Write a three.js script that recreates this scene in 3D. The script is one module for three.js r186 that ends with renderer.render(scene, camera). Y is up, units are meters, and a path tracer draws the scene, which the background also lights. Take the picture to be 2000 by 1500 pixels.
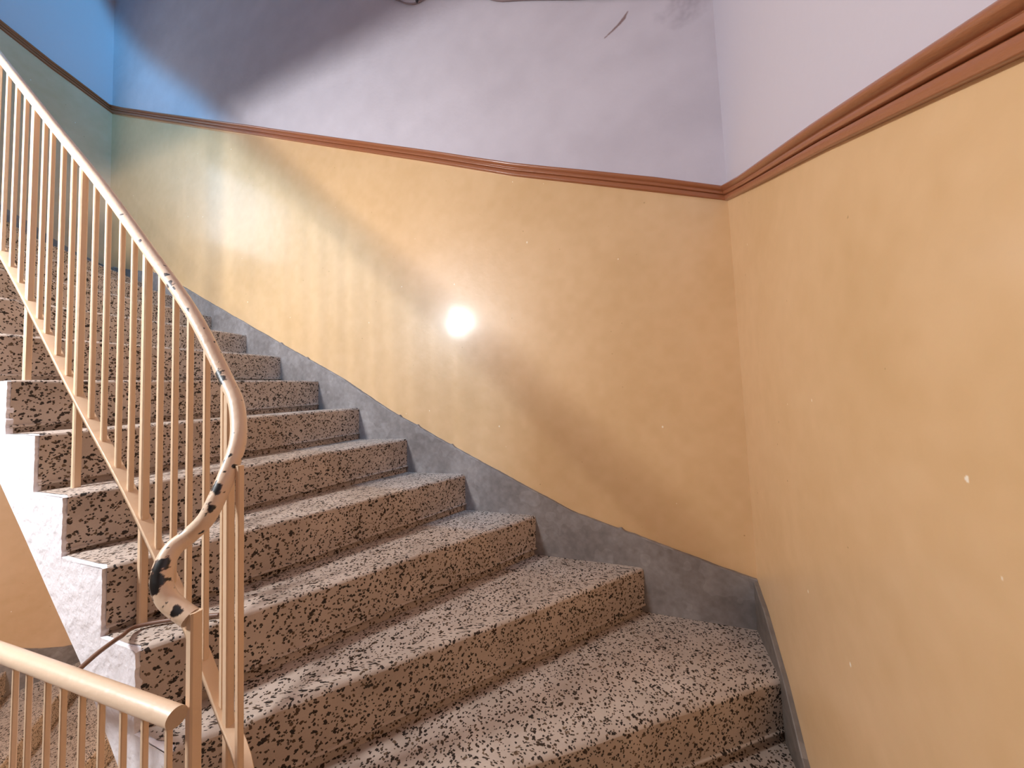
import * as THREE from 'three';
import { ImprovedNoise } from 'three/addons/math/ImprovedNoise.js';
import { mergeGeometries } from 'three/addons/utils/BufferGeometryUtils.js';

// ------------------------------------------------------------ camera, renderer, light
const renderer = new THREE.WebGLRenderer({ antialias: true });
renderer.toneMapping = THREE.LinearToneMapping;
renderer.toneMappingExposure = 1.03;
renderer.shadowMap.enabled = true;
const scene = new THREE.Scene();
scene.background = new THREE.Color(0x000000);
const F = 688.4;                                            // focal length in pixels of the 2000 x 1500 frame
const camera = new THREE.PerspectiveCamera(2 * Math.atan(750 / F) * 180 / Math.PI, 4 / 3, 0.02, 60);
camera.position.set(-0.315, -0.177, 1.48);
camera.rotation.order = 'YXZ';
camera.rotation.set(THREE.MathUtils.degToRad(3.167), THREE.MathUtils.degToRad(21.082), THREE.MathUtils.degToRad(-2.338));
scene.add(camera);

const LAMP_CD = 12.5, LAMP_COLOR = new THREE.Color().setRGB(1.0, 1.06, 1.1);
const LAMP_POS = [-2.32, 0.785, 2.08];
const SKY_COLOR = new THREE.Color().setRGB(0.10, 0.52, 1.0), SKY_POWER = 1150;
const SIDE = { z: 1.16, y: 2.06, w: 0.88, h: 0.88 }, SIDE_COLOR = new THREE.Color().setRGB(0.74, 0.86, 1.0);
const WINDOW = { x: -1.4, y: 3.95, w: 0.34, h: 0.34 };

// ------------------------------------------------------------ layout (metres; y = 0 is the tread at eye level)
const RISE = 0.165, STOREY = 18 * RISE, XL = -4.43, ZF = 2.25, TOP = 5.6, BOT = -4.7;
const LANDING = -9 * RISE;
// nosing ends of step k (k grows downwards): on the outer wall and along the well
const OUT = {
  '-9': [XL, 1.2], '-8': [XL, 0.83], '-7': [XL, 0.43], '-6': [XL, 0.05], '-5': [-3.78, 0], '-4': [-3.36, 0], '-3': [-3.034, 0],
  '-2': [-2.677, 0], '-1': [-2.366, 0], 0: [-2.056, 0], 1: [-1.761, 0], 2: [-1.453, 0], 3: [-1.129, 0], 4: [-0.791, 0],
  5: [-0.361, 0], 6: [0, 0.232], 7: [0, 0.52], 8: [0, 0.85], 9: [0, 1.2],
};
const INN = {
  '-9': [-3.3, 1.2], '-8': [-3.33, 1.14], '-7': [-3.29, 1.08], '-6': [-3.14, 1.05], '-5': [-2.99, 1.05], '-4': [-2.84, 1.05], '-3': [-2.67, 1.05],
  '-2': [-2.47, 1.05], '-1': [-2.255, 1.05], 0: [-2.045, 1.05], 1: [-1.85, 1.05], 2: [-1.683, 1.05], 3: [-1.486, 1.05], 4: [-1.345, 1.05],
  5: [-1.225, 1.05], 6: [-1.10, 1.05], 7: [-1.0, 1.085], 8: [-0.985, 1.14], 9: [-1.02, 1.2],
};
const DIP = k => k <= 0 ? -0.048 : ({ 1: -0.04, 2: -0.03, 3: -0.012 }[k] || 0);   // the worn treads dip towards the well

// ------------------------------------------------------------ helpers
function rng(seed) { let a = seed >>> 0; return () => { a = (a + 0x6D2B79F5) | 0; let t = Math.imul(a ^ (a >>> 15), 1 | a); t = (t + Math.imul(t ^ (t >>> 7), 61 | t)) ^ t; return ((t ^ (t >>> 14)) >>> 0) / 4294967296; }; }
const perlin = new ImprovedNoise();
const noise = (x, y = 0, z = 0) => perlin.noise(x, y, z);
const fbm = (x, y, z = 0, o = 4) => { let s = 0, a = 0.5; for (let i = 0; i < o; i++) { s += a * noise(x, y, z + i * 7.3); x *= 2.03; y *= 2.03; a *= 0.5; } return s; };
const lerp = THREE.MathUtils.lerp, clamp = THREE.MathUtils.clamp;
const V = (x, y, z) => new THREE.Vector3(x, y, z);
const taken = {};
function numbered(name) { const n = taken[name] = (taken[name] ?? -1) + 1; return n ? name + '_' + String(n).padStart(3, '0') : name; }
function mesh(name, geometry, material, parent = scene) {
  const m = new THREE.Mesh(geometry, material);
  m.name = parent === scene ? numbered(name) : name; m.castShadow = m.receiveShadow = true; parent.add(m); return m;
}
function group(name, pos = [0, 0, 0]) { const g = new THREE.Group(); g.name = numbered(name); g.position.set(...pos); scene.add(g); return g; }
function tag(o, label, category, grp) { o.userData.label = label; o.userData.category = category; if (grp) o.userData.group = grp; return o; }
function struct(o, label) { o.userData.kind = 'structure'; if (label) o.userData.label = label; return o; }
function pw(pts, x) {                                        // piecewise linear, pts sorted by [0]
  if (x <= pts[0][0]) return lerpAt(pts[0], pts[1], x);
  for (let i = 1; i < pts.length; i++) if (x <= pts[i][0]) return lerpAt(pts[i - 1], pts[i], x);
  return lerpAt(pts[pts.length - 2], pts[pts.length - 1], x);
}
function lerpAt(a, b, x) { return a[1] + (b[1] - a[1]) * (x - a[0]) / (b[0] - a[0]); }
function geo(pos, uv, idx) {
  const g = new THREE.BufferGeometry();
  g.setAttribute('position', new THREE.Float32BufferAttribute(pos, 3));
  g.setAttribute('uv', new THREE.Float32BufferAttribute(uv, 2));
  g.setIndex(idx); g.computeVertexNormals(); return g;
}
// flat polygon extruded; the polygon lies in a plane given by map(s, y, depth) -> Vector3
function slab(poly, depth, map, bevel = 0) {
  const sh = new THREE.Shape(poly.map(p => new THREE.Vector2(p[0], p[1])));
  const g = new THREE.ExtrudeGeometry(sh, bevel ? { depth: depth - bevel, bevelEnabled: true, bevelSize: bevel, bevelThickness: bevel, bevelOffset: -bevel, bevelSegments: 2 } : { depth, bevelEnabled: false });
  const p = g.attributes.position;
  for (let i = 0; i < p.count; i++) { const v = map(p.getX(i), p.getY(i), p.getZ(i)); p.setXYZ(i, v.x, v.y, v.z); }
  g.computeVertexNormals(); return g;
}
function tex(w, h, fn, srgb, repeat) {
  const d = new Uint8Array(w * h * 4);
  for (let y = 0; y < h; y++) for (let x = 0; x < w; x++) { const c = fn(x / w, y / h, x, y), i = (y * w + x) * 4; d[i] = clamp(c[0], 0, 255); d[i + 1] = clamp(c[1], 0, 255); d[i + 2] = clamp(c[2], 0, 255); d[i + 3] = 255; }
  return finish(d, w, h, srgb, repeat);
}
function finish(d, w, h, srgb, repeat) {
  const t = new THREE.DataTexture(d, w, h, THREE.RGBAFormat);
  t.wrapS = t.wrapT = THREE.RepeatWrapping; t.magFilter = THREE.LinearFilter; t.minFilter = THREE.LinearMipmapLinearFilter; t.generateMipmaps = true;
  if (srgb) t.colorSpace = THREE.SRGBColorSpace;
  if (repeat) t.repeat.set(repeat, repeat);
  t.needsUpdate = true; return t;
}
// value noise that repeats over the unit square (f cells across in the first octave)
const HASH = (() => { const r = rng(404), h = new Float32Array(65536); for (let i = 0; i < 65536; i++) h[i] = r() - 0.5; return h; })();
function tileNoise(u, v, f, z = 0, o = 4) {
  let s = 0, a = 1;
  for (let k = 0; k < o; k++) {
    const x = u * f, y = v * f, xi = Math.floor(x), yi = Math.floor(y); let fx = x - xi, fy = y - yi;
    fx = fx * fx * (3 - 2 * fx); fy = fy * fy * (3 - 2 * fy);
    const x0 = xi % f, x1 = (xi + 1) % f, y0 = yi % f, y1 = (yi + 1) % f, q = z * 7919 + k * 1013;
    const h = (i, j) => HASH[(i * 1619 + j * 31337 + q + ((i * j) << 3)) & 65535];
    s += a * ((h(x0, y0) * (1 - fx) + h(x1, y0) * fx) * (1 - fy) + (h(x0, y1) * (1 - fx) + h(x1, y1) * fx) * fy);
    f *= 2; a *= 0.5;
  }
  return s;
}

// ------------------------------------------------------------ materials
function terrazzo(base, count, seed, scale, N = 2048) {
  const px = N / 1024, sh = N / 128;                                  // 2 px per mm: one tile is 1.024 m
  const col = new Uint8Array(N * N * 4), bump = new Uint8Array(N * N * 4), r = rng(seed);
  const cloud = new Float32Array(128 * 128);
  for (let y = 0; y < 128; y++) for (let x = 0; x < 128; x++) cloud[y * 128 + x] = tileNoise(x / 128, y / 128, 14, 3);
  for (let y = 0; y < N; y++) for (let x = 0; x < N; x++) {
    const i = (y * N + x) * 4, n = cloud[((y / sh) | 0) * 128 + ((x / sh) | 0)] * 20 + (r() - 0.5) * 16;
    col[i] = base[0] + n; col[i + 1] = base[1] + n; col[i + 2] = base[2] + n; col[i + 3] = 255;
    const b = 150 + (r() - 0.5) * 40; bump[i] = bump[i + 1] = bump[i + 2] = b; bump[i + 3] = 255;
  }
  const tones = [[38, 26, 18], [46, 31, 21], [33, 24, 19], [60, 42, 29], [84, 64, 46], [50, 38, 29], [104, 82, 62]];
  for (let c = 0; c < count; c++) {
    const cx = r() * N, cy = r() * N, big = r(), R = (big > 0.94 ? 4.2 : big > 0.6 ? 2.9 : 1.9) * px * scale * (0.7 + 0.5 * r());
    const tone = tones[Math.floor(Math.pow(r(), 1.25) * tones.length)];
    const parts = [];
    for (let k = 0; k < 3; k++) { const a = r() * Math.PI; parts.push([(r() - 0.5) * R * 1.1, (r() - 0.5) * R * 1.1, Math.cos(a), Math.sin(a), R * (0.5 + 0.4 * r()), R * (0.28 + 0.3 * r())]); }
    const S = Math.ceil(R * 1.7);
    for (let dy = -S; dy <= S; dy++) for (let dx = -S; dx <= S; dx++) {
      let inside = false;
      for (const [ox, oy, ca, sa, A, B] of parts) { const X = dx - ox, Y = dy - oy, p = (X * ca + Y * sa) / A, q = (Y * ca - X * sa) / B; if (Math.abs(p) + Math.abs(q) * 0.9 + p * p * 0.2 < 1.15) { inside = true; break; } }
      if (!inside) continue;
      const i = ((((cy + dy) | 0) + N) % N * N + (((cx + dx) | 0) + N) % N) * 4, n = (r() - 0.5) * 12;
      col[i] = tone[0] + n; col[i + 1] = tone[1] + n; col[i + 2] = tone[2] + n;
      bump[i] = bump[i + 1] = bump[i + 2] = 70;
    }
  }
  return [finish(col, N, N, true, 1 / 1.024), finish(bump, N, N, false, 1 / 1.024)];
}
const [tzCol, tzBump] = terrazzo([194, 175, 161], 12500, 11, 1.42);
const grain = tex(512, 512, (u, v) => { const n = 128 + 150 * tileNoise(u, v, 40, 1, 4); return [n, n, n]; }, false, 2.2);
const lumps = tex(768, 768, (u, v) => { const n = 128 + 60 * tileNoise(u, v, 5, 5, 3) + 34 * tileNoise(u, v, 48, 9, 3); return [n, n, n]; }, false, 1 / 0.9);
const roughPlaster = tex(1024, 1024, (u, v) => { const n = 128 + 190 * tileNoise(u, v, 18, 2, 5); return [n, n, n]; }, false, 1 / 0.5);
// yellow gloss paint with rubbed patches, specks and fine vertical brush tone
const specks = (() => { const r = rng(5), s = []; for (let i = 0; i < 60; i++) s.push([r(), r(), 0.0006 + 0.0014 * r() * r(), r()]); return s; })();
const paintCol = tex(1024, 1024, (u, v) => {
  let n = 9 * tileNoise(u, v, 5, 21, 4) + 5 * tileNoise(u, v, 50, 22, 2);
  let c = [224 + n, 182 + n * 1.1, 134 + n * 1.3];
  for (const [a, b, s, t] of specks) { const dx = u - a, dy = (v - b) * (t > 0.5 ? 0.6 : 1.2); if (dx * dx + dy * dy < s * s) c = t > 0.6 ? [252, 236, 214] : [176, 132, 84]; }
  return c;
}, true, 1 / 1.9);
const cementCol = tex(1024, 1024, (u, v) => {
  const n = 24 * tileNoise(u, v, 7, 31, 5) + 16 * tileNoise(u, v, 44, 32, 3), w = tileNoise(u, v, 11, 35, 3);
  const k = w > 0.22 ? 10 : 0; return [136 + n + k, 126 + n + k, 122 + n + k];
}, true, 1 / 0.8);
// white distemper above the dado: mottled, one brown scuff and a grey smudge under the soffit near the corner (uv in metres)
const whiteCol = (() => {
  const w = 1536, h = 768;
  const sc = (x, y) => {                                    // scuff: a thin comma drawn on the wall
    const pts = [[-0.402, 1.352, 0.0015], [-0.375, 1.366, 0.004], [-0.345, 1.384, 0.007], [-0.322, 1.402, 0.010], [-0.306, 1.425, 0.002]];
    let d = 1; for (let i = 1; i < pts.length; i++) { const [ax, ay, ar] = pts[i - 1], [bx, by, br] = pts[i], t = clamp(((x - ax) * (bx - ax) + (y - ay) * (by - ay)) / ((bx - ax) ** 2 + (by - ay) ** 2), 0, 1); d = Math.min(d, Math.hypot(x - ax - t * (bx - ax), y - ay - t * (by - ay)) - lerp(ar, br, t) * 0.55); }
    return d;
  };
  return tex(w, h, (u, v) => {
    const x = -4.6 + u * 4.7, y = 0.4 + v * 2.4;
    let n = 9 * tileNoise(u, v, 10, 41, 4) + 5 * tileNoise(u, v * 0.5, 64, 42, 2), c = [208 + n, 197 + n, 204 + n];
    const d = sc(x, y) + 0.003 * fbm(x * 160, y * 160, 4, 2);
    if (d < 0.003) { const k = clamp((0.003 - d) / 0.004, 0, 1) * 0.75; c = [lerp(c[0], 120, k), lerp(c[1], 88, k), lerp(c[2], 82, k)]; }
    const g = Math.hypot((x + 0.09) / 0.10, (y - 1.36) / 0.10) + 0.9 * fbm(x * 16, y * 16, 7, 4);
    if (g < 1) { const k = (1 - g) * 0.4 * (0.75 + 0.5 * noise(x * 60, y * 60)); c = [lerp(c[0], 122, k), lerp(c[1], 108, k), lerp(c[2], 118, k)]; }
    return c;
  }, true);
})();
whiteCol.repeat.set(1 / 4.7, 1 / 2.4); whiteCol.offset.set(4.6 / 4.7, -0.4 / 2.4);

const M = {
  yellow: new THREE.MeshPhysicalMaterial({ map: paintCol, roughness: 0.4, bumpMap: lumps, bumpScale: 0.0016, clearcoat: 0.3, clearcoatRoughness: 0.15 }),
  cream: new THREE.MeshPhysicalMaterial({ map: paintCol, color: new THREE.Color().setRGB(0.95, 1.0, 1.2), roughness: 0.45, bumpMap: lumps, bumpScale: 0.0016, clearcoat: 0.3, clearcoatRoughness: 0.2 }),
  white: new THREE.MeshStandardMaterial({ map: whiteCol, roughness: 0.95, bumpMap: lumps, bumpScale: 0.003 }),
  whitePlain: new THREE.MeshStandardMaterial({ color: 0xd0c5cc, roughness: 0.95, bumpMap: lumps, bumpScale: 0.003 }),
  plaster: new THREE.MeshStandardMaterial({ color: 0xece4e6, roughness: 0.95, bumpMap: roughPlaster, bumpScale: 0.004 }),
  cement: new THREE.MeshStandardMaterial({ map: cementCol, roughness: 0.6, bumpMap: roughPlaster, bumpScale: 0.0012 }),
  shadedCement: new THREE.MeshStandardMaterial({ map: cementCol, color: new THREE.Color().setRGB(0.74, 0.68, 0.60), roughness: 0.6, bumpMap: roughPlaster, bumpScale: 0.0012 }),  // same cement tinted darker: shade, with some dirt, put into the colour
  terrazzo: new THREE.MeshStandardMaterial({ map: tzCol, bumpMap: tzBump, bumpScale: 0.0006, roughness: 0.62 }),
  trim: new THREE.MeshPhysicalMaterial({ color: 0x9d5c37, roughness: 0.45, clearcoat: 0.5, clearcoatRoughness: 0.18, bumpMap: grain, bumpScale: 0.0006 }),
  rail: new THREE.MeshPhysicalMaterial({ color: 0xffffff, vertexColors: true, roughness: 0.42, clearcoat: 0.4, clearcoatRoughness: 0.22, bumpMap: grain, bumpScale: 0.0008 }),
  bar: new THREE.MeshPhysicalMaterial({ color: 0xe6c4a2, roughness: 0.45, clearcoat: 0.25, clearcoatRoughness: 0.3, bumpMap: grain, bumpScale: 0.0006 }),
  cable: new THREE.MeshStandardMaterial({ color: 0x8a7372, roughness: 0.6 }),
  brownCable: new THREE.MeshStandardMaterial({ color: 0x7d5c4c, roughness: 0.4 }),
  clip: new THREE.MeshStandardMaterial({ color: 0x2a2226, roughness: 0.5 }),
  globe: new THREE.MeshStandardMaterial({ color: 0xffffff, emissive: LAMP_COLOR, emissiveIntensity: 30, roughness: 0.3 }),
  metal: new THREE.MeshStandardMaterial({ color: 0xcfcac2, roughness: 0.4, metalness: 0.7 }),
  added_hood: new THREE.MeshStandardMaterial({ color: 0x6a6660, roughness: 0.6, side: THREE.DoubleSide }),
  front: new THREE.MeshStandardMaterial({ color: 0x46352a, roughness: 0.8, bumpMap: lumps, bumpScale: 0.002 }),
  pane: new THREE.MeshStandardMaterial({ color: 0x202428, emissive: SKY_COLOR, emissiveIntensity: 3, roughness: 0.2 }),
  addedPane: new THREE.MeshStandardMaterial({ color: 0x202428, emissive: SIDE_COLOR, emissiveIntensity: 1, roughness: 0.2 }),
  frame: new THREE.MeshStandardMaterial({ color: 0xd8d2c8, roughness: 0.5 }),
};

// ------------------------------------------------------------ walls: painted dado below the trim, white plaster above
const trimBack = [[XL, 2.428], [-2.604, 1.636], [-1.406, 1.117], [-0.841, 0.87], [0, 0.539]];        // lower edge of the trim
const trimRight = [[0, 0.539], [0.723, 0.242], [0.98, 0.131], [ZF, -0.42]];
const trimLeft = [[0, 2.428], [0.333, 2.525], [0.56, 2.61], [ZF, 3.3]];
const TH = 0.026;                                            // the walls meet behind the middle of the trim
const upx = p => p.map(([s, y]) => [s, y + TH]);
const onBack = (s, y, d) => V(s, y, -d), onRight = (s, y, d) => V(d, y, s), onLeft = (s, y, d) => V(XL - d, y, s);
function wall(name, line, map, label, whiteMat, paint = M.yellow) {
  const g = group(name); struct(g, label);
  const a = line[0][0], b = line[line.length - 1][0];
  mesh('painted_dado', slab([[a, BOT], [b, BOT], ...upx(line).reverse()], 0.2, map), paint, g).userData.label = 'glossy yellow ochre painted lower wall';
  mesh('plaster', slab([...upx(line), [b, TOP], [a, TOP]], 0.2, map), whiteMat, g).userData.label = 'matt white upper wall';
  return g;
}
wall('wall_back', trimBack, onBack, 'back wall beside the stair, yellow below and white above the brown trim', M.white);
wall('wall_right', trimRight, onRight, 'right wall, plain ochre yellow below the sloping brown trim', M.whitePlain);
// unseen window added in the left wall to give the back wall its sheen
{
  const g = group('wall_left'); struct(g, 'far left wall in bluish daylight beyond the railing');
  const w = SIDE, sh = new THREE.Shape([[0, BOT], [ZF, BOT], ...upx(trimLeft).reverse()].map(p => new THREE.Vector2(...p)));
  const a = w.z - w.w / 2, b = w.z + w.w / 2, c = w.y - w.h / 2, d = w.y + w.h / 2;
  sh.holes.push(new THREE.Path([[a, c], [a, d], [b, d], [b, c]].map(p => new THREE.Vector2(...p))));
  const lo = new THREE.ExtrudeGeometry(sh, { depth: 0.2, bevelEnabled: false }), p = lo.attributes.position;
  for (let i = 0; i < p.count; i++) p.setXYZ(i, XL - p.getZ(i), p.getY(i), p.getX(i));
  lo.computeVertexNormals();
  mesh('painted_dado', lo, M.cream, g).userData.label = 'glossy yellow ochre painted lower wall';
  mesh('plaster', slab([...upx(trimLeft), [ZF, TOP], [0, TOP]], 0.2, onLeft), M.whitePlain, g).userData.label = 'matt white upper wall';
  const win = group('added_window_2', [XL, w.y, w.z]); struct(win, 'unseen window added in the left wall for the sheen on the back wall');
  const fr = [];
  for (const [zz, yy, ww, hh] of [[-w.w / 2, 0, 0.04, w.h], [w.w / 2, 0, 0.04, w.h], [0, -w.h / 2, w.w, 0.04], [0, w.h / 2, w.w, 0.04]]) { const f = new THREE.BoxGeometry(0.06, hh, ww); f.translate(-0.1, yy, zz); fr.push(f); }
  mesh('window_frame', mergeGeometries(fr), M.frame, win);
  const pane = new THREE.BoxGeometry(0.006, w.h, w.w); pane.translate(-0.12, 0, 0); mesh('pane', pane, M.addedPane, win);
  const sky = new THREE.RectAreaLight(SIDE_COLOR, 4.5, w.w - 0.04, w.h - 0.04);  // added light, also brightens the treads
  sky.position.set(XL - 0.06, w.y, w.z); sky.lookAt(0, w.y, w.z); scene.add(sky);
}
// front wall, behind the camera, with the high window opening
{
  const x0 = XL - 0.2, x1 = 0.2, w = WINDOW, hw = w.w / 2, hh = w.h / 2;
  const sh = new THREE.Shape([[x0, LANDING + 1.2], [x1, LANDING + 1.2], [x1, TOP], [x0, TOP]].map(p => new THREE.Vector2(...p)));
  sh.holes.push(new THREE.Path([[w.x - hw, w.y - hh], [w.x - hw, w.y + hh], [w.x + hw, w.y + hh], [w.x + hw, w.y - hh]].map(p => new THREE.Vector2(...p))));
  const up = new THREE.ExtrudeGeometry(sh, { depth: 0.2, bevelEnabled: false }); up.translate(0, 0, ZF);
  const g = group('wall_front'); struct(g);
  mesh('plaster', up, M.front, g);
  mesh('painted_dado', slab([[x0, BOT], [x1, BOT], [x1, LANDING + 1.2], [x0, LANDING + 1.2]], 0.2, (s, y, d) => V(s, y, ZF + d)), M.front, g);
  const win = group('window_1', [w.x, w.y, ZF]); struct(win, 'small high window in the front wall');
  const fr = [];
  for (const [a, b, c, d] of [[-hw, 0, 0.03, w.h], [hw, 0, 0.03, w.h], [0, -hh, w.w, 0.03], [0, hh, w.w, 0.03]]) { const f = new THREE.BoxGeometry(c, d, 0.06); f.translate(a, b, 0.1); fr.push(f); }
  mesh('window_frame', mergeGeometries(fr), M.frame, win);
  const pane = new THREE.BoxGeometry(w.w, w.h, 0.006); pane.translate(0, 0, 0.12); mesh('pane', pane, M.pane, win);
  const sky = new THREE.RectAreaLight(SKY_COLOR, SKY_POWER, w.w - 0.03, w.h - 0.03);
  sky.position.set(w.x, w.y, ZF + 0.1); sky.lookAt(w.x, w.y, 0); scene.add(sky);
}
// landings and lids of the stairwell
function plate(name, x0, x1, y0, y1, z0, z1, m, label) {
  const g = new THREE.BoxGeometry(x1 - x0, y1 - y0, z1 - z0); g.translate((x0 + x1) / 2, (y0 + y1) / 2, (z0 + z1) / 2);
  const uv = g.attributes.uv, p = g.attributes.position; for (let i = 0; i < uv.count; i++) uv.setXY(i, p.getX(i) + p.getY(i), p.getZ(i) + p.getY(i));
  return struct(mesh(name, g, m), label);
}
plate('floor', XL, 0, LANDING - 0.25, LANDING, 1.2, ZF, M.terrazzo, 'terrazzo landing under the camera');
plate('ceiling', XL, 0, -LANDING - 0.25, -LANDING, 1.2, ZF, M.whitePlain, 'underside of the next landing');
plate('floor', XL, 0, LANDING - STOREY - 0.2, LANDING - STOREY, 0, ZF, M.terrazzo, 'terrazzo floor of the storey below');
plate('ceiling', XL - 0.2, 0.2, TOP, TOP + 0.2, -0.2, ZF + 0.2, M.whitePlain, 'ceiling of the stairwell');

// ------------------------------------------------------------ the brown moulded trim
const PROFILE = [[0, 0], [0.010, 0.0006], [0.0125, 0.003], [0.0125, 0.0165], [0.0105, 0.0182], [0.007, 0.0188], [0.007, 0.0202], [0.0145, 0.0212], [0.0165, 0.0228], [0.0165, 0.0308], [0.0150, 0.0325], [0.0125, 0.0332],
  [0.0150, 0.0346], [0.0205, 0.0370], [0.0245, 0.0410], [0.0262, 0.0455], [0.0250, 0.0492], [0.0215, 0.0520], [0.014, 0.0540], [0, 0.0548]];
function trim(line, place, label) {
  const pos = [], uv = [], idx = [], n = PROFILE.length, pts = [];
  for (let i = 1; i < line.length; i++) for (let j = (i > 1 ? 1 : 0); j <= 40; j++) { const t = j / 40; pts.push([lerp(line[i - 1][0], line[i][0], t), lerp(line[i - 1][1], line[i][1], t)]); }
  pts.forEach(([s, y], i) => PROFILE.forEach(([d, h], j) => { const w = 0.0016 * noise(s * 3.1, 4, 0.5); const v = place(s, y + h + w, d * (1 + 0.06 * noise(s * 5, 9, j * 0.2))); pos.push(v.x, v.y, v.z); uv.push(s, h * 4); if (i && j) { const a = (i - 1) * n + j - 1, b = a + 1, c = a + n, e = c + 1; idx.push(a, c, b, b, c, e); } }));
  return struct(mesh('trim_' + (++trim.n), geo(pos, uv, idx), M.trim), label);
}
trim.n = 0;
const near = (s, e) => clamp(1 - Math.abs(s - e) / 0.25, 0, 1);   // the mitres
trim(trimBack, (s, y, d) => V(s - d * near(s, 0) + d * near(s, XL), y, d), 'brown moulded rail sloping down the back wall');
trim(trimRight, (s, y, d) => V(-d, y, s + d * near(s, 0)), 'brown moulded rail rising over the right wall');
trim(trimLeft, (s, y, d) => V(XL + d, y, s + d * near(s, 0)), 'dark brown moulded rail on the far left wall');

// ------------------------------------------------------------ grey cement skirting
const skBack = [[XL, 1.09], [-4.144, 1.02], [-3.683, 0.907], [-3.34, 0.739], [-3.075, 0.601], [-2.395, 0.256], [-1.905, 0.013], [-1.574, -0.180], [-1.105, -0.412], [-0.809, -0.552], [-0.634, -0.634], [-0.287, -0.737], [-0.12, -0.789], [0, -0.821]];
const skRight = [[0, -0.821], [0.113, -0.866], [0.265, -0.973], [0.375, -1.087], [0.52, -1.19], [0.85, -1.30], [1.2, -1.40], [ZF, -1.40]];
const skLeft = [[0, 1.085], [0.186, 1.144], [0.296, 1.203], [0.418, 1.28], [0.508, 1.325], [0.83, 1.50], [1.2, 1.57], [ZF, 1.57]];
function skirting(name, line, map, label, seed, m2 = M.cement) {
  const a = line[0][0], b = line[line.length - 1][0], top = [], N = Math.round((b - a) / 0.012);
  for (let i = 0; i <= N; i++) { const s = lerp(a, b, i / N), n = noise(s * 37, seed), m = noise(s * 9, seed + 3); top.push([s, pw(line, s) + 0.003 * m + 0.0022 * n + (n > 0.42 ? 0.006 : 0)]); }
  const bottom = line.slice().reverse().map(([s, y]) => [s, y - 0.45]);
  return struct(mesh(name, slab([...bottom.reverse(), ...top.reverse()], 0.016, map, 0.003), m2), label);
}
const inBack = (s, y, d) => V(s, y, d - 0.002), inRight = (s, y, d) => V(-d + 0.002, y, s), inLeft = (s, y, d) => V(XL + d - 0.002, y, s);
skirting('baseboard_back', skBack, inBack, 'grey cement skirting stepping up the back wall', 1);
skirting('baseboard_right', skRight, inRight, 'grey cement skirting going down the right wall', 2, M.shadedCement);
const skl = skirting('baseboard_left', skLeft, inLeft, 'dark cement skirting on the far left wall', 3);
{ const c = skl.clone(); c.name = 'baseboard_left_001'; c.position.y -= STOREY; c.userData = { kind: 'structure', label: 'grey cement skirting of the flight below, at the lower left' }; scene.add(c); }

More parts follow.
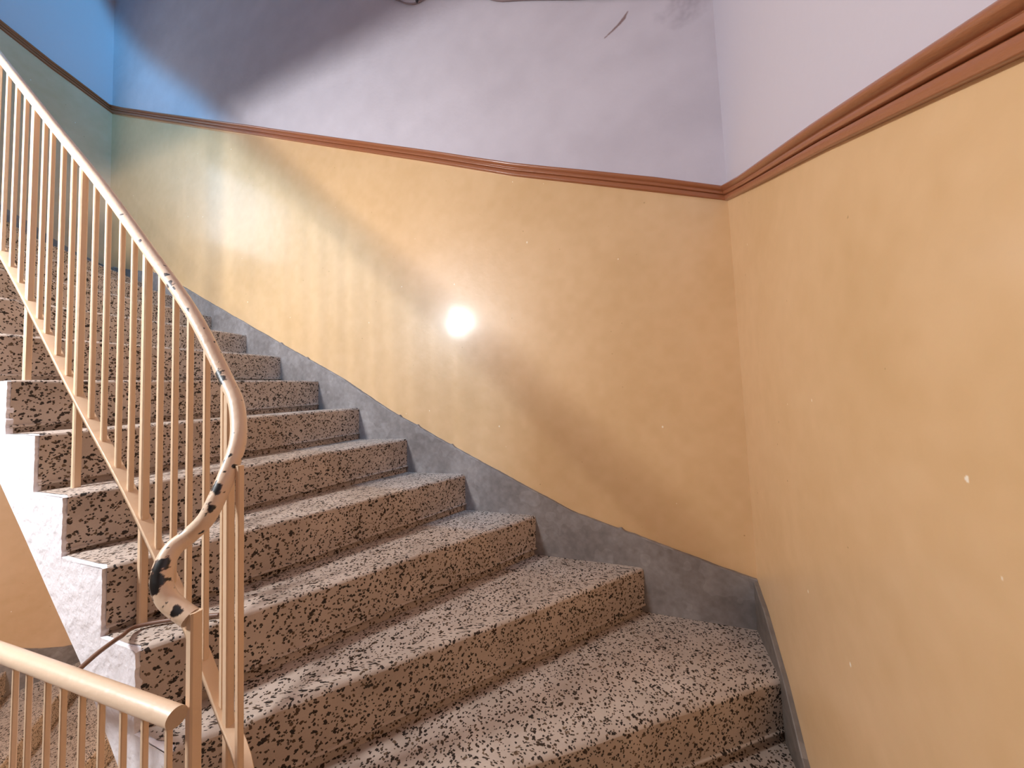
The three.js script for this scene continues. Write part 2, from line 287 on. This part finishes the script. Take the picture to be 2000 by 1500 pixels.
// ------------------------------------------------------------ terrazzo steps
function stepGeometry(k) {
  const I = INN[k], O = OUT[k], y = -k * RISE, N = 56, parts = [];
  const ax = O[0] - I[0], az = O[1] - I[1], len = Math.hypot(ax, az);
  let nx = -az / len, nz = ax / len;                         // outwards, to the lower side
  const nextMid = [(INN[k + 1][0] + OUT[k + 1][0]) / 2 - (I[0] + O[0]) / 2, (INN[k + 1][1] + OUT[k + 1][1]) / 2 - (I[1] + O[1]) / 2];
  if (nx * nextMid[0] + nz * nextMid[1] < 0) { nx = -nx; nz = -nz; }
  const prof = [[-0.045, 0], [-0.014, -0.0004], [-0.007, -0.0018], [-0.0025, -0.005], [-0.0004, -0.010], [0, -0.018], [-0.001, -0.06], [-0.002, -0.1], [-0.003, -0.1315], [0.0015, -0.1335], [0.003, -0.1365], [0.002, -0.1395], [-0.010, -0.1425], [-0.011, -0.156], [-0.007, -RISE - 0.012]];
  const along = (kk, P, ex, ez, d, inner) => {             // slide a nosing end up along the wall, or along the well
    let w = kk >= 6 ? [0, -1] : kk <= -6 ? [0, 1] : [-1, 0];
    if (inner) { const q = INN[kk - 1] || [INN[kk][0] * 2 - INN[kk + 1][0], INN[kk][1] * 2 - INN[kk + 1][1]], l = Math.hypot(q[0] - P[0], q[1] - P[1]); w = [(q[0] - P[0]) / l, (q[1] - P[1]) / l]; }
    const s = d / Math.max(0.2, -(w[0] * ex + w[1] * ez)); return [P[0] + w[0] * s, P[1] + w[1] * s];
  };
  const fI = along(k, I, nx, nz, 0.045, true), fO = along(k, O, nx, nz, 0.045);
  const pos = [], uv = [], idx = [], n = prof.length, ou = k * 0.317, ov = k * 0.733;
  for (let i = 0; i <= N; i++) {
    const t = i / N; let run = 0;
    for (let j = 0; j < n; j++) {
      let [e, d] = prof[j];
      if (j) run += Math.hypot(prof[j][0] - prof[j - 1][0], prof[j][1] - prof[j - 1][1]);
      const w = j > 0 && j < n - 1 ? 1 : 0, nz1 = noise(t * len * 26, k * 3.7, j * 0.35), nz2 = noise(t * len * 7, k * 5.1, j * 0.2), chip = Math.max(0, noise(t * len * 34, k * 2.3) - 0.33);
      e += w * (0.0013 * nz1 + 0.002 * nz2) - (j >= 2 && j <= 4 ? chip * 0.016 : 0);
      d += (j >= 1 && j <= 5 ? 0.0008 * nz2 - chip * 0.006 : 0);
      const yy = y + DIP(k) * (1 - t) + d;
      if (j) pos.push(clamp(I[0] + ax * t + nx * e, XL, 0), yy, Math.max(0, I[1] + az * t + nz * e)); else pos.push(lerp(fI[0], fO[0], t), yy, lerp(fI[1], fO[1], t)); uv.push(t * len + ou, run + ov);
      if (i && j) { const a = (i - 1) * n + j - 1, b = a + 1, c = a + n, f = c + 1; idx.push(a, b, c, b, f, c); }
    }
  }
  const cut = 4, top = [], low = [];
  for (let i = 0; i < idx.length; i += 3) ((((i / 6) | 0) % (n - 1)) < cut ? top : low).push(idx[i], idx[i + 1], idx[i + 2]);
  parts.push(geo(pos, uv, top)); const riser = geo(pos, uv, low);
  // tread, back under the riser above
  const B = k - 1, bI = INN[B], bO = OUT[B];
  const bax = bO[0] - bI[0], baz = bO[1] - bI[1], bl = Math.hypot(bax, baz); let mx = -baz / bl, mz = bax / bl; if (mx * nx + mz * nz < 0) { mx = -mx; mz = -mz; }
  const poly = [fI, fO];
  if (k === 6) poly.push([0, 0]);
  if (k === -5) poly.push([XL, 0]);
  poly.push(along(B, bO, mx, mz, 0.03), along(B, bI, mx, mz, 0.03, true));
  const tri = THREE.ShapeUtils.triangulateShape(poly.map(p => new THREE.Vector2(p[0], p[1])), []);
  const tp = [], tu = [];
  for (const [x, z] of poly) { const t = clamp(((x - I[0]) * ax + (z - I[1]) * az) / (len * len), 0, 1); tp.push(x, y + DIP(k) * (1 - t), z); tu.push(x + ou, z + ov); }
  parts.push(geo(tp, tu, tri.flatMap(t => [t[0], t[2], t[1]])));
  return [mergeGeometries(parts), riser];
}
const STRING_LOW = [[-3.3, 0.86], [-2.086, -0.334], [-1.903, -0.477], [-1.716, -0.628], [-1.581, -0.733], [-1.421, -0.895], [-1.1, -1.2], [-0.9, -1.40]];
function stringer() {
  // straight face along the well: sawtooth top that follows the treads, ragged at the risers
  const x1 = -1.12, top = [], r = rng(77);
  for (let k = -6; k <= 6; k++) {
    const xa = Math.min(INN[k][0], x1), y = -k * RISE + DIP(k), xb = Math.max(INN[k - 1][0], -3.28);
    if (xb < x1) for (let i = 0; i <= 14; i++) { const x = lerp(xb, xa, i / 14); top.push([x, y + 0.002 * noise(x * 60, k) - 0.002 - (i === 14 ? 0.004 : 0)]); }
    if (INN[k][0] < x1) for (let i = 1; i < 30; i++) { const f = i / 30; top.push([INN[k][0] + 0.0045 * noise(i * 0.33, k * 3.1) + 0.0012 * noise(i * 0.83, k * 1.7) - 0.0028, y - RISE * f * 0.97]); }
  }
  const low = STRING_LOW.filter(p => p[0] > -3.3 && p[0] < x1).concat([[x1, pw(STRING_LOW, x1)]]);
  low.unshift([-3.28, pw(STRING_LOW, -3.28)]);
  const face = slab([...low, ...top.reverse()], 0.013, (s, y, d) => V(s, y, 1.044 + d), 0.0007);
  // turned end round the well down to the landing edge
  const pos = [], uv = [], idx = [], path = [];
  for (let i = 0; i <= 40; i++) { const a = -Math.PI / 2 + Math.PI * i / 40; path.push([-1.12 + 0.115 * Math.cos(a), 1.13 + 0.07 * Math.sin(a)]); }
  let s = 0; path.forEach(([x, z], i) => {
    if (i) s += Math.hypot(x - path[i - 1][0], z - path[i - 1][1]);
    const yT = -6 * RISE - Math.floor(s * 16) * 0.1 + 0.003, yB = -1.2 - s * 1.2;
    for (let j = 0; j <= 6; j++) { pos.push(x, lerp(Math.max(yT, LANDING), yB - 0.4, j / 6), z); uv.push(s, j * 0.1); if (i && j) { const a = (i - 1) * 7 + j - 1, b = a + 1, c = a + 7; idx.push(a, b, c, b, c + 1, c); } }
  });
  return [face, geo(pos, uv, idx)];
}
function soffit() {                                          // sloping underside from the string to the walls
  const pos = [], uv = [], idx = [], cols = 12; let i = 0;
  for (let k = -9; k <= 9; k++, i++) {
    const I = INN[k], O = OUT[k], yI = Math.min(pw(STRING_LOW, clamp(I[0], -3.28, -1.05)), -k * RISE - 0.3), yO = -k * RISE - 0.27;
    for (let j = 0; j <= cols; j++) { const t = j / cols; pos.push(lerp(I[0], O[0], t), lerp(yI, yO, t), lerp(I[1], O[1], t)); uv.push(i * 0.3, t); if (i && j) { const a = (i - 1) * (cols + 1) + j - 1, b = a + 1, c = a + cols + 1; idx.push(a, c, b, b, c, c + 1); } }
  }
  for (const [k, cx] of [[5, 0], [-6, XL]]) {                // the two corners that the fan of steps cuts off
    const a = OUT[k], b = OUT[k + 1], y = -k * RISE - 0.27, q = pos.length / 3;
    pos.push(a[0], y, a[1], b[0], y - RISE, b[1], cx, y - RISE / 2, 0); uv.push(0, 0, 1, 0, 0, 1); idx.push(q, q + 1, q + 2);
  }
  return geo(pos, uv, idx);
}
const stair = group('staircase');
tag(stair, 'grey speckled terrazzo staircase rising from the lower right up along the back wall', 'staircase');
for (let k = 8; k >= -8; k--) { const [t, r] = stepGeometry(k); mesh('riser', r, M.terrazzo, mesh('step', t, M.terrazzo, stair)); }
{
  const [face, end] = stringer();
  mesh('stringer', mergeGeometries([face, end.toNonIndexed()]), M.plaster, stair).userData.label = 'rough white plastered side of the stair facing the well';
  mesh('soffit', soffit(), M.plaster, stair);
}
{
  const low = stair.clone(); low.name = numbered('staircase'); low.position.y -= STOREY; low.userData = {};
  tag(low, 'flight of steps one storey down, seen through the lower railing at the bottom left', 'staircase'); scene.add(low);
  const g = group('ceiling', [0, STOREY, 0]); struct(g, 'sloping underside of the flight overhead');
  for (const n of ['stringer', 'soffit']) g.add(stair.children.find(c => c.name === n).clone());
}

// ------------------------------------------------------------ railing of the flight
function tube(pts, r, seg, radial, closedEnds = true) {
  const curve = pts.length > 2 ? new THREE.CatmullRomCurve3(pts.map(p => V(...p)), false, 'centripetal') : new THREE.LineCurve3(V(...pts[0]), V(...pts[1]));
  const g = new THREE.TubeGeometry(curve, seg, r, radial, false), parts = [g];
  if (closedEnds) for (const t of [0, 1]) { const c = new THREE.CircleGeometry(r, radial), tan = curve.getTangent(t).multiplyScalar(t ? 1 : -1), p = curve.getPoint(t); c.applyQuaternion(new THREE.Quaternion().setFromUnitVectors(V(0, 0, 1), tan)); c.translate(p.x, p.y, p.z); parts.push(c); }
  const m = mergeGeometries(parts), uv = m.attributes.uv, L0 = curve.getLength();
  for (let i = 0; i < uv.count; i++) uv.setXY(i, uv.getX(i) * L0, uv.getY(i) * r * 6.28);
  return m;
}
function paintRail(g, chips, seed, amount) {                 // cream paint, flaked off to dark metal in places
  const p = g.attributes.position, nrm = g.attributes.normal, c = [], paint = new THREE.Color(0xe9c9ab), dark = new THREE.Color(0x1c1512), under = new THREE.Color(0x6b4a38), col = new THREE.Color();
  for (let i = 0; i < p.count; i++) {
    const x = p.getX(i), y = p.getY(i), z = p.getZ(i), n = fbm(x * 95, y * 95, z * 95 + seed, 4);
    col.copy(paint).multiplyScalar(1 + 0.05 * fbm(x * 12, y * 12, z * 12 + seed, 2));
    let k = 0;
    for (const [cx, cy, cz, r] of chips) { const d = Math.hypot(x - cx, (y - cy) * 0.8, z - cz) / r + 1.7 * n; if (d < 0.9) k = 2; else if (d < 1.02 && k < 1) k = 1; }
    if (fbm(x * 90, y * 90, z * 90 + seed * 3, 2) > 0.42 - amount(x, y)) k = Math.max(k, 2);
    if (k === 2) col.copy(dark); else if (k === 1) col.copy(under);
    c.push(col.r, col.g, col.b);
  }
  g.setAttribute('color', new THREE.Float32BufferAttribute(c, 3)); return g;
}
function bar(a, b, w, d = w) {                               // square bar with eased edges from a to b, upright
  const h = b[1] - a[1], s = new THREE.Shape(), q = Math.min(w, d) * 0.16, X = w / 2, Z = d / 2;
  s.moveTo(-X + q, -Z); s.lineTo(X - q, -Z); s.lineTo(X, -Z + q); s.lineTo(X, Z - q); s.lineTo(X - q, Z); s.lineTo(-X + q, Z); s.lineTo(-X, Z - q); s.lineTo(-X, -Z + q);
  const g = new THREE.ExtrudeGeometry(s, { depth: h, bevelEnabled: false }); g.rotateX(-Math.PI / 2); g.translate(a[0], a[1], a[2]); return g;
}
function flat(pts, w, t) {                                   // flat bar lying along a path
  const pos = [], uv = [], idx = [];
  const curve = new THREE.CatmullRomCurve3(pts.map(p => V(...p)), false, 'centripetal'), N = 120; let s = 0, last;
  for (let i = 0; i <= N; i++) {
    const p = curve.getPointAt(i / N), tg = curve.getTangentAt(i / N), side = V(-tg.z, 0, tg.x).normalize(), up = new THREE.Vector3().crossVectors(side, tg).normalize(); if (up.y < 0) up.negate();
    if (last) s += p.distanceTo(last); last = p.clone();
    const ring = [[-w / 2, -t / 2], [w / 2, -t / 2], [w / 2, t / 2 - 0.0015], [w / 2 - 0.0015, t / 2], [-w / 2 + 0.0015, t / 2], [-w / 2, t / 2 - 0.0015]];
    ring.forEach(([a, b], j) => { const q = p.clone().addScaledVector(side, a).addScaledVector(up, b); pos.push(q.x, q.y, q.z); uv.push(s, j * 0.01); });
    if (i) for (let j = 0; j < 6; j++) { const a = (i - 1) * 6 + j, b = (i - 1) * 6 + (j + 1) % 6; idx.push(a, b, a + 6, b, b + 6, a + 6); }
  }
  idx.push(0, 1, 2, 0, 2, 3, 0, 3, 4, 0, 4, 5); const e = N * 6; idx.push(e, e + 2, e + 1, e, e + 3, e + 2, e, e + 4, e + 3, e, e + 5, e + 4);
  return geo(pos, uv, idx).toNonIndexed();
}


const RAILZ = 1.0, RR = 0.0138;
const railTop = [[-3.25, 1.9], [-2.85, 1.533], [-2.427, 1.14], [-2.019, 0.765], [-1.692, 0.469], [-1.457, 0.241], [-1.265, 0.048], [-1.155, -0.099]];
const railLow = [[-3.25, 1.14], [-2.381, 0.433], [-2.129, 0.207], [-1.796, -0.109], [-1.543, -0.337], [-1.391, -0.490], [-1.228, -0.680], [-1.151, -0.782]];
const railing = group('stair_railing');
tag(railing, 'cream painted metal stair railing with chipped handrail curling round the well', 'railing');
const goose = [[-1.112, -0.148, 1.006], [-1.084, -0.188, 1.017], [-1.055, -0.232, 1.036], [-1.040, -0.279, 1.06], [-1.035, -0.32, 1.08], [-1.039, -0.355, 1.096], [-1.055, -0.379, 1.112], [-1.06, -0.393, 1.13], [-1.054, -0.415, 1.145], [-1.046, -0.437, 1.151], [-1.032, -0.459, 1.15], [-1.014, -0.474, 1.145], [-0.993, -0.487, 1.139]];
{
  const g = tube([...railTop.map(([x, y]) => [x, y, RAILZ]), ...goose], RR, 2200, 56);
  const chips = [[-1.040, -0.430, 1.162, 0.015], [-1.046, -0.410, 1.152, 0.011], [-1.156, -0.092, 1.012, 0.011], [-1.148, -0.106, 1.012, 0.009], [-1.030, -0.305, 1.085, 0.009], [-1.065, -0.372, 1.118, 0.008], [-1.003, -0.474, 1.15, 0.008], [-1.36, 0.16, 1.012, 0.006], [-1.34, 0.133, 1.012, 0.0075], [-1.325, 0.118, 1.012, 0.005], [-1.27, 0.06, 1.012, 0.005], [-1.47, 0.262, 1.012, 0.0045], [-1.56, 0.35, 1.01, 0.004], [-1.025, -0.335, 1.095, 0.007], [-1.058, -0.24, 1.03, 0.007]];
  mesh('handrail', paintRail(g, chips, 2, (x, y) => y < 0.45 ? clamp((0.45 - y) * 0.16, 0, 0.10) : 0), M.rail, railing).userData.label = 'cream handrail with paint flaked to dark metal';
  mesh('bottom_rail', flat([...railLow.map(([x, y]) => [x, y, RAILZ]), [-1.06, -0.835, 1.02], [-0.985, -0.90, 1.06], [-0.965, -1.0, 1.1], [-0.985, -1.12, 1.14]], 0.026, 0.009), M.bar, railing);
  const topAt = x => pw(railTop, x) - RR * 1.0, lowAt = x => pw(railLow, x) + 0.003;
  const bx = [-3.2, -3.07, -2.94, -2.81, -2.68, -2.53, -2.448];
  const px = (u, v) => {                                     // where a baluster of the photograph stands in the railing's plane
    const d = V((u - 1000) / F, (750 - v) / F, -1).applyEuler(camera.rotation), t = (RAILZ - camera.position.z) / d.z; return camera.position.x + d.x * t;
  };
  for (const [u, v] of [[7, 428], [26, 428], [44, 428], [83, 428], [98.5, 428], [121, 428], [142, 428], [187.5, 428], [212, 428], [240, 428], [263, 492], [316, 550], [344, 600], [372, 660], [404, 720], [438, 770]]) bx.push(px(u, v));
  for (const x of bx) mesh('baluster', bar([x, lowAt(x), RAILZ], [x, topAt(x), RAILZ], 0.0105), M.bar, railing);
  const posts = [[-2.70, 0.33 + DIP(-3)], [px(63, 428), 0 + DIP(0)], [px(162, 428), -0.33 + DIP(2)], [px(289, 500), -0.66]];
  for (const [x, y] of posts) mesh('post', bar([x, y - 0.015, RAILZ], [x, topAt(x), RAILZ], 0.0155), M.bar, railing);
  mesh('post', bar([-1.135, -0.995, 1.004], [-1.135, -0.135, 1.004], 0.0155), M.bar, railing);
  mesh('baluster', bar([-1.022, -0.885, 1.052], [-1.022, -0.27, 1.052], 0.0105), M.bar, railing);
  mesh('post', bar([-0.988, LANDING, 1.137], [-0.988, -0.477, 1.137], 0.0155), M.bar, railing).userData.label = 'end post where both handrails meet';
}
// level guard rail of the landing, in the left foreground
{
  const y = -0.612, x0 = -0.984, x1 = -3.2, zAt = x => 1.158 + (x + 0.952) * -0.0495;
  const g0 = group('landing_railing'); tag(g0, 'level cream guard rail in the lower left foreground above the stairwell', 'railing');
  const g = tube([[x1, y, zAt(x1)], [x0, y - 0.002, zAt(x0)]], 0.0138, 500, 24);
  mesh('handrail', paintRail(g, [], 9, () => -0.1), M.rail, g0);
  mesh('bottom_rail', flat([[x1, LANDING + 0.1, zAt(x1)], [-2, LANDING + 0.1, zAt(-2)], [x0, LANDING + 0.1, zAt(x0)]], 0.026, 0.009), M.bar, g0);
  const at = u => {                                           // along the rail, below pixel column u
    const d = V((u - 1000) / F, (750 - 1400) / F, -1).applyEuler(camera.rotation), c = camera.position, a = 1.158 - 0.0495 * 0.952, b = -0.0495;
    const t = (a + b * c.x - c.z) / (d.z - b * d.x); return c.x + d.x * t;
  };
  const xs = [28, 55, 92, 123, 160, 198, 241, 283, 330].map(at); for (let x = xs[0] - 0.13; x > x1; x -= 0.12) xs.push(x);
  for (const x of xs) mesh('baluster', bar([x, LANDING + 0.1, zAt(x)], [x, y - 0.008, zAt(x)], 0.0075), M.bar, g0);
  for (const x of [-1.9, -2.9]) mesh('post', bar([x, LANDING, zAt(x)], [x, y - 0.01, zAt(x)], 0.0155), M.bar, g0);
}

// ------------------------------------------------------------ cables
tag(mesh('cable', tube([[-1.30, -0.651, 0.93], [-1.37, -0.651, 0.965], [-1.435, -0.65, 1.022], [-1.40, -0.642, 1.058], [-1.372, -0.632, 1.078], [-1.34, -0.628, 1.115], [-1.318, -0.632, 1.146]], 0.0045, 120, 10), M.brownCable), 'thin brown cable lying on a tread and reaching over the stairwell to the lower rail', 'cable');
{
  const z = 0.008, c1 = group('cable'); tag(c1, 'short grey cable loop with a dark clip at the top edge of the white wall', 'cable');
  mesh('wire', tube([[-1.56, 2.14, z], [-1.50, 2.06, z], [-1.447, 2.015, z], [-1.40, 1.975, z], [-1.35, 1.950, z], [-1.31, 1.945, z], [-1.27, 1.95, z], [-1.22, 1.97, z], [-1.16, 2.01, z]], 0.004, 100, 8), M.cable, c1);
  const k = new THREE.SphereGeometry(0.009, 12, 8); k.translate(-1.326, 1.950, z + 0.004); mesh('clip', k, M.clip, c1);
  const line = [[-1.12, 1.98], [-1.02, 1.862], [-0.94, 1.79], [-0.87, 1.74], [-0.75, 1.688], [-0.62, 1.628], [-0.50, 1.572], [-0.38, 1.52], [-0.27, 1.472], [-0.15, 1.43], [-0.02, 1.40]];
  const c2 = group('cable'); tag(c2, 'long pair of grey cables running along the top edge of the white wall', 'cable');
  mesh('wire', tube(line.map(p => [p[0], p[1], z]), 0.0055, 160, 8), M.cable, c2);
  mesh('wire', tube(line.slice(1).map(p => [p[0] + 0.012, p[1] + 0.012, z]), 0.0035, 160, 8), M.cable, c2);
}

// ------------------------------------------------------------ globe lamps on the front wall, one per storey
function lamp(y, label) {
  const [lx, ly, lz] = [LAMP_POS[0], LAMP_POS[1] + y, LAMP_POS[2]], g = group('wall_lamp', [lx, ly, lz]); tag(g, label, 'lamp');
  mesh('globe', new THREE.SphereGeometry(0.12, 40, 28), M.globe, g);
  const hood = new THREE.SphereGeometry(0.14, 40, 20, 0, Math.PI * 2, 0, Math.PI * 0.47); hood.rotateX(Math.PI / 4); const lip = new THREE.TorusGeometry(0.14 * Math.sin(Math.PI * 0.47), 0.004, 8, 40); lip.rotateX(Math.PI / 2); lip.translate(0, 0.14 * Math.cos(Math.PI * 0.47), 0); lip.rotateX(Math.PI / 4);
  mesh('added_hood', mergeGeometries([hood, lip]), M.added_hood, g);  // hood added to keep lamp light off the landing ceiling and front wall
  const rose = new THREE.CylinderGeometry(0.05, 0.06, ZF - lz - 0.11, 32); rose.rotateX(Math.PI / 2); rose.translate(0, 0, (ZF - lz + 0.11) / 2); mesh('bracket', rose, M.metal, g);
  const p = new THREE.PointLight(LAMP_COLOR, LAMP_CD, 0, 2); p.position.set(lx, ly, lz); p.castShadow = true; p.shadow.radius = 6; scene.add(p);
}
lamp(0, 'white globe lamp on the front wall behind the camera');
lamp(-STOREY, 'white globe lamp on the front wall of the storey below');

scene.traverse(o => { if (o.isMesh) { o.castShadow = true; o.receiveShadow = true; } });
renderer.render(scene, camera);
